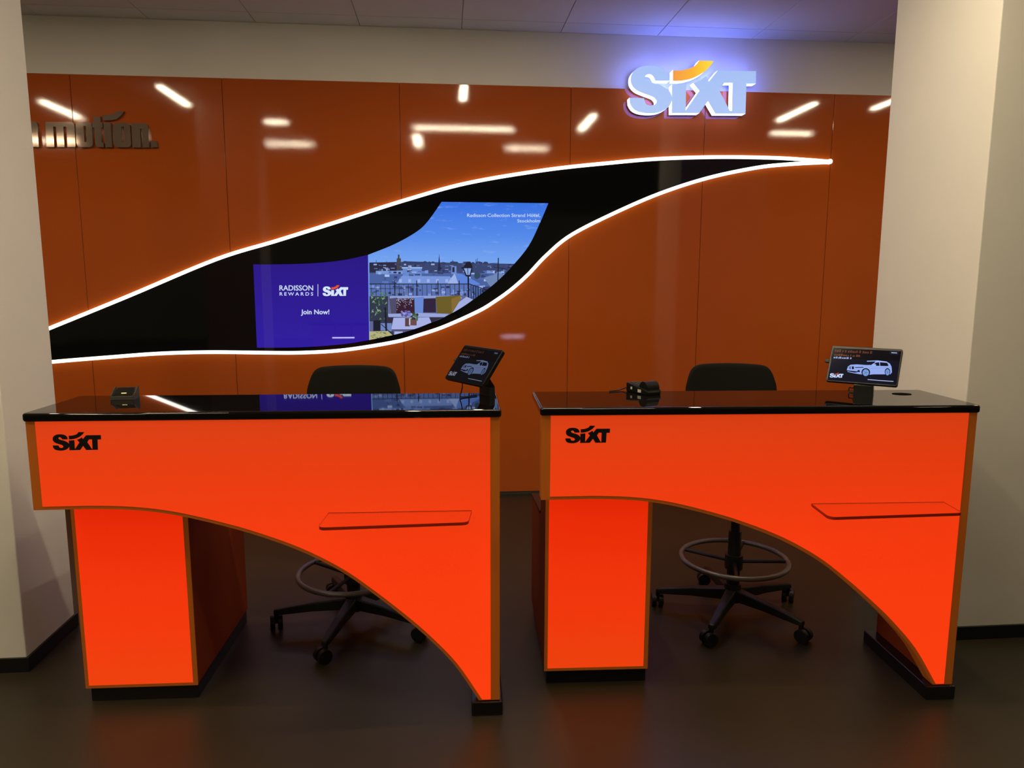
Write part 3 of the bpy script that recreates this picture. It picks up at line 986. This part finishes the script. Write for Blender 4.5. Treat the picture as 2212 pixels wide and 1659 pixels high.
    pts = smooth_path([tuple(c0), tuple(c0 + Vector((0, 0.012, -0.02))), (c1.x, c1.y, 0.02), tuple(c1), tuple(c1.lerp(Vector((0, 0, 0.0035)), 0.6) + Vector((0, 0.01, 0)))], 5)
    MB().tube(pts, 0.0022, 6).build('cable', M_PLAST, t, smooth=True)
    return t


make_tablet(ML, tuple(desk_world('L', 1.490, 0.290, ZT)), 'dim tablet leaning back on a stand at the end of the left desk', -1.03, 0.015, 0.55)
make_tablet(MR, tuple(desk_world('R', 1.240, 0.235, ZT)), 'bright tablet showing a white car, on a stand atop the right desk', -0.65, 0.0, 1.0)

# ------------------------------------------------------------------ small devices
o = desk_world('R', 0.412, 0.232, ZT)
ct = empty('card_terminal', tuple(o), math.radians(25) - 0.0394, 'black card terminal with pale stickers on the right desk', 'card terminal')
# local axes: +x short side, +y long side (away)
b = MB()
W_, L_ = 0.068, 0.128
b.add([(0, 0, 0.0), (W_, 0, 0.0), (W_, L_, 0.0), (0, L_, 0.0), (0, 0, 0.018), (W_, 0, 0.018), (W_, L_, 0.036), (0, L_, 0.036)],
      [(0, 3, 2, 1), (4, 5, 6, 7), (0, 1, 5, 4), (1, 2, 6, 5), (2, 3, 7, 6), (3, 0, 4, 7)])
cb = b.build('body', M_DEV, ct)
bv = cb.modifiers.new('round', 'BEVEL'); bv.width, bv.segments = 0.004, 2
# paper cover: rounded hump at the near end
hp = MB()
pts = [(0.0, 0.016)] + [(0.026 - 0.026 * math.cos(q), 0.022 + 0.027 * math.sin(q)) for q in [i * math.pi / 12 for i in range(13)]] + [(0.052, 0.016)]
hp.prism([pts], lambda a, c, d: (d, a + 0.006, c), 0.008, W_ - 0.003)
hh = hp.build('paper_cover', M_DEV, ct); bv = hh.modifiers.new('round', 'BEVEL'); bv.width, bv.segments, bv.limit_method = 0.003, 2, 'ANGLE'
k = MB()
for i in range(3):
    for j in range(4):
        k.rbox(0.012 + 0.016 * i, 0.024 + 0.016 * i, 0.066 + 0.014 * j, 0.076 + 0.014 * j, 0.020 + 0.0017 * j + 0.006, 0.031 + 0.002 * j, 0.001, 1)
k.build('keypad', M_DEVG, ct)
MB().box(0.006, W_ - 0.008, -0.0006, 0.002, 0.0105, 0.0150).build('front_slot', M_DEVG, ct)
for y0, y1, z0, z1 in ((0.034, 0.054, 0.0065, 0.0178), (0.088, 0.098, 0.0122, 0.0218)):
    MB().box(-0.0007, 0.0005, y0, y1, z0, z1).build('sticker', M_STICK, ct, label='pale sticker on its side')
MB().tube(smooth_path([(0.02, L_ - 0.002, 0.02), (0.0, L_ + 0.02, 0.006), (-0.03, L_ + 0.012, 0.0035), (-0.07, L_ + 0.01, 0.0035)], 5), 0.0025, 6).build('cable', M_PLAST, ct, smooth=True)

o = desk_world('L', 0.157, 0.236, ZT)
dv = empty('document_reader', tuple(o), 0.10, 'small black box-shaped card reader with smoky sides on the left desk', 'card reader')
b = MB()
b.add([(0.004, 0, 0.0), (0.074, 0, 0.0), (0.074, 0.062, 0.0), (0.004, 0.062, 0.0), (0.004, 0, 0.012), (0.074, 0, 0.012), (0.070, 0.024, 0.020), (0.008, 0.024, 0.020), (0.066, 0.052, 0.038), (0.012, 0.052, 0.038), (0.066, 0.062, 0.038), (0.012, 0.062, 0.038)],
      [(0, 3, 2, 1), (0, 1, 5, 4), (4, 5, 6, 7), (7, 6, 8, 9), (9, 8, 10, 11), (11, 10, 2, 3), (1, 2, 10, 8, 6, 5), (3, 0, 4, 7, 9, 11)])
b.build('body', M_DEV, dv)
for x in (0.0, 0.0745):
    MB().prism([[(0.0, 0.0), (0.066, 0.0), (0.066, 0.041), (0.050, 0.041), (0.022, 0.025), (0.0, 0.017)]], lambda a, c, d: (d, a, c), x, x + 0.0035).build('side_plate', M_DEVG, dv)
MB().rbox(0.002, 0.076, -0.002, 0.003, 0.0, 0.014, 0.001, 1).build('front_rail', M_DEVG, dv)
MB().add([(0.030, 0.0235, 0.0203), (0.047, 0.0235, 0.0203), (0.047, 0.026, 0.0222), (0.030, 0.026, 0.0222)], [(0, 1, 2, 3)]).build('painted_glint', mat('warm_painted_glint', (0.8, 0.7, 0.3), 0.3, emit=(1.0, 0.85, 0.35), power=0.9, vary=0), dv, label='small yellow highlight painted on the front')  # emissive patch stands in for a yellow reflection on the reader

# ------------------------------------------------------------------ draughtsman chairs behind the desks
def make_chair(loc, spin, label, seat_yaw, ring_z, top_z):
    t = empty('office_chair', loc, 0, label, 'chair', 'tall swivel chairs behind the desks')
    hub = MB()
    hub.cyl((0, 0, 0.070), (0, 0, 0.150), 0.045, 0.036).cyl((0, 0, 0.150), (0, 0, 0.40), 0.029)
    hub.cyl((0, 0, 0.40), (0, 0, 0.70), 0.020)
    hub.build('column', M_PLAST, t, smooth=True)
    for k in range(5):
        q = spin + k * math.tau / 5
        c, s = math.cos(q), math.sin(q)
        M = Matrix(((c, -s, 0, 0), (s, c, 0, 0), (0, 0, 1, 0), (0, 0, 0, 1)))
        lb = MB()
        vs = []
        for x, hw, z0, z1 in ((0.03, 0.030, 0.078, 0.128), (0.18, 0.023, 0.078, 0.116), (0.325, 0.018, 0.070, 0.096), (0.345, 0.014, 0.072, 0.092)):
            vs += [M @ Vector((x, -hw, z0)), M @ Vector((x, hw, z0)), M @ Vector((x, hw * .75, z1)), M @ Vector((x, -hw * .75, z1))]
        fs = [(4 * i + j, 4 * i + (j + 1) % 4, 4 * i + 4 + (j + 1) % 4, 4 * i + 4 + j) for i in range(3) for j in range(4)] + [(3, 2, 1, 0), (12, 13, 14, 15)]
        lg_ = lb.add(vs, fs).build('leg', M_PLAST, t)
        bv = lg_.modifiers.new('round', 'BEVEL'); bv.width, bv.segments = 0.005, 2
        cb = MB()
        a2 = q + 0.7 * (k - 2)
        dx, dy = math.cos(a2), math.sin(a2)
        cx, cy = 0.335 * c + 0.012 * dx, 0.335 * s + 0.012 * dy
        for sd in (-1, 1):
            p = Vector((cx - dy * sd * 0.016, cy + dx * sd * 0.016, 0.030))
            cb.cyl(p - Vector((-dy, dx, 0)) * 0.010, p + Vector((-dy, dx, 0)) * 0.010, 0.030, seg=20)
        cb.cyl((0.335 * c, 0.335 * s, 0.03), (0.335 * c, 0.335 * s, 0.078), 0.010, seg=10)
        cb.build('caster', M_PLAST, lg_, smooth=True)
    rg = MB()
    rg.tube([(0.235 * math.cos(i * math.tau / 48), 0.235 * math.sin(i * math.tau / 48), ring_z) for i in range(48)], 0.0115, 10, closed=True)
    ro = rg.build('foot_ring', M_RING, t, smooth=True, label='grey metal foot ring')
    for k, a in enumerate((2.55, -0.25, 1.0, -1.9)):
        MB().tube([(0.03 * math.cos(a), 0.03 * math.sin(a), ring_z - 0.012), (0.232 * math.cos(a), 0.232 * math.sin(a), ring_z)], 0.008, 8).build('spoke', M_PLAST, ro)
    MB().cyl((0, 0, ring_z - 0.045), (0, 0, ring_z + 0.02), 0.040).build('collar', M_PLAST, ro, smooth=True)
    cs, sn = math.cos(seat_yaw), math.sin(seat_yaw)
    MS = Matrix(((cs, -sn, 0, 0), (sn, cs, 0, 0), (0, 0, 1, 0), (0, 0, 0, 1)))
    sb = MB()
    sb.rbox(-0.225, 0.225, -0.20, 0.20, 0.715, 0.785, 0.03, 4, M=MS)
    sb.rbox(-0.11, 0.11, -0.12, 0.14, 0.695, 0.718, 0.006, 1, M=MS)
    sb.build('seat', M_CHAIR, t, smooth=True)
    # backrest: curved shell
    nx_, nz_ = 33, 15
    vs = []
    H0, H1 = 0.83, top_z
    for j in range(nz_):
        tt = j / (nz_ - 1)
        for i in range(nx_):
            s = -1 + 2 * i / (nx_ - 1)
            hw = 0.218 - 0.008 * tt
            hw *= 1 - 0.25 * max(0, (0.25 - tt) / 0.25) ** 2
            z = H0 + tt * (H1 - H0 - 0.010 * s * s - 0.105 * abs(s) ** 12)
            y = 0.225 + 0.03 * tt - 0.035 * s * s
            vs.append(MS @ Vector((s * hw, y, z)))
    fs = [(j * nx_ + i, j * nx_ + i + 1, (j + 1) * nx_ + i + 1, (j + 1) * nx_ + i) for j in range(nz_ - 1) for i in range(nx_ - 1)]
    bk = MB().add(vs, fs).build('backrest', M_CHAIR, t, smooth=True)
    so = bk.modifiers.new('thick', 'SOLIDIFY'); so.thickness = 0.03; so.offset = 0
    ss = bk.modifiers.new('soft', 'SUBSURF'); ss.levels = ss.render_levels = 1
    MB().tube([MS @ Vector(p) for p in smooth_path([(0, 0.02, 0.70), (0, 0.20, 0.69), (0, 0.285, 0.74), (0, 0.29, 0.86), (0, 0.285, 0.95)], 5)], 0.016, 8).build('back_support', M_PLAST, t, smooth=True)


make_chair((-0.42, 3.145, 0), math.radians(185), 'black swivel chair half hidden behind the left desk', 0.0, 0.240, 1.135)
make_chair((1.30, 3.09, 0), math.radians(162), 'black swivel chair with foot ring seen under the right desk', -0.16, 0.268, 1.137)
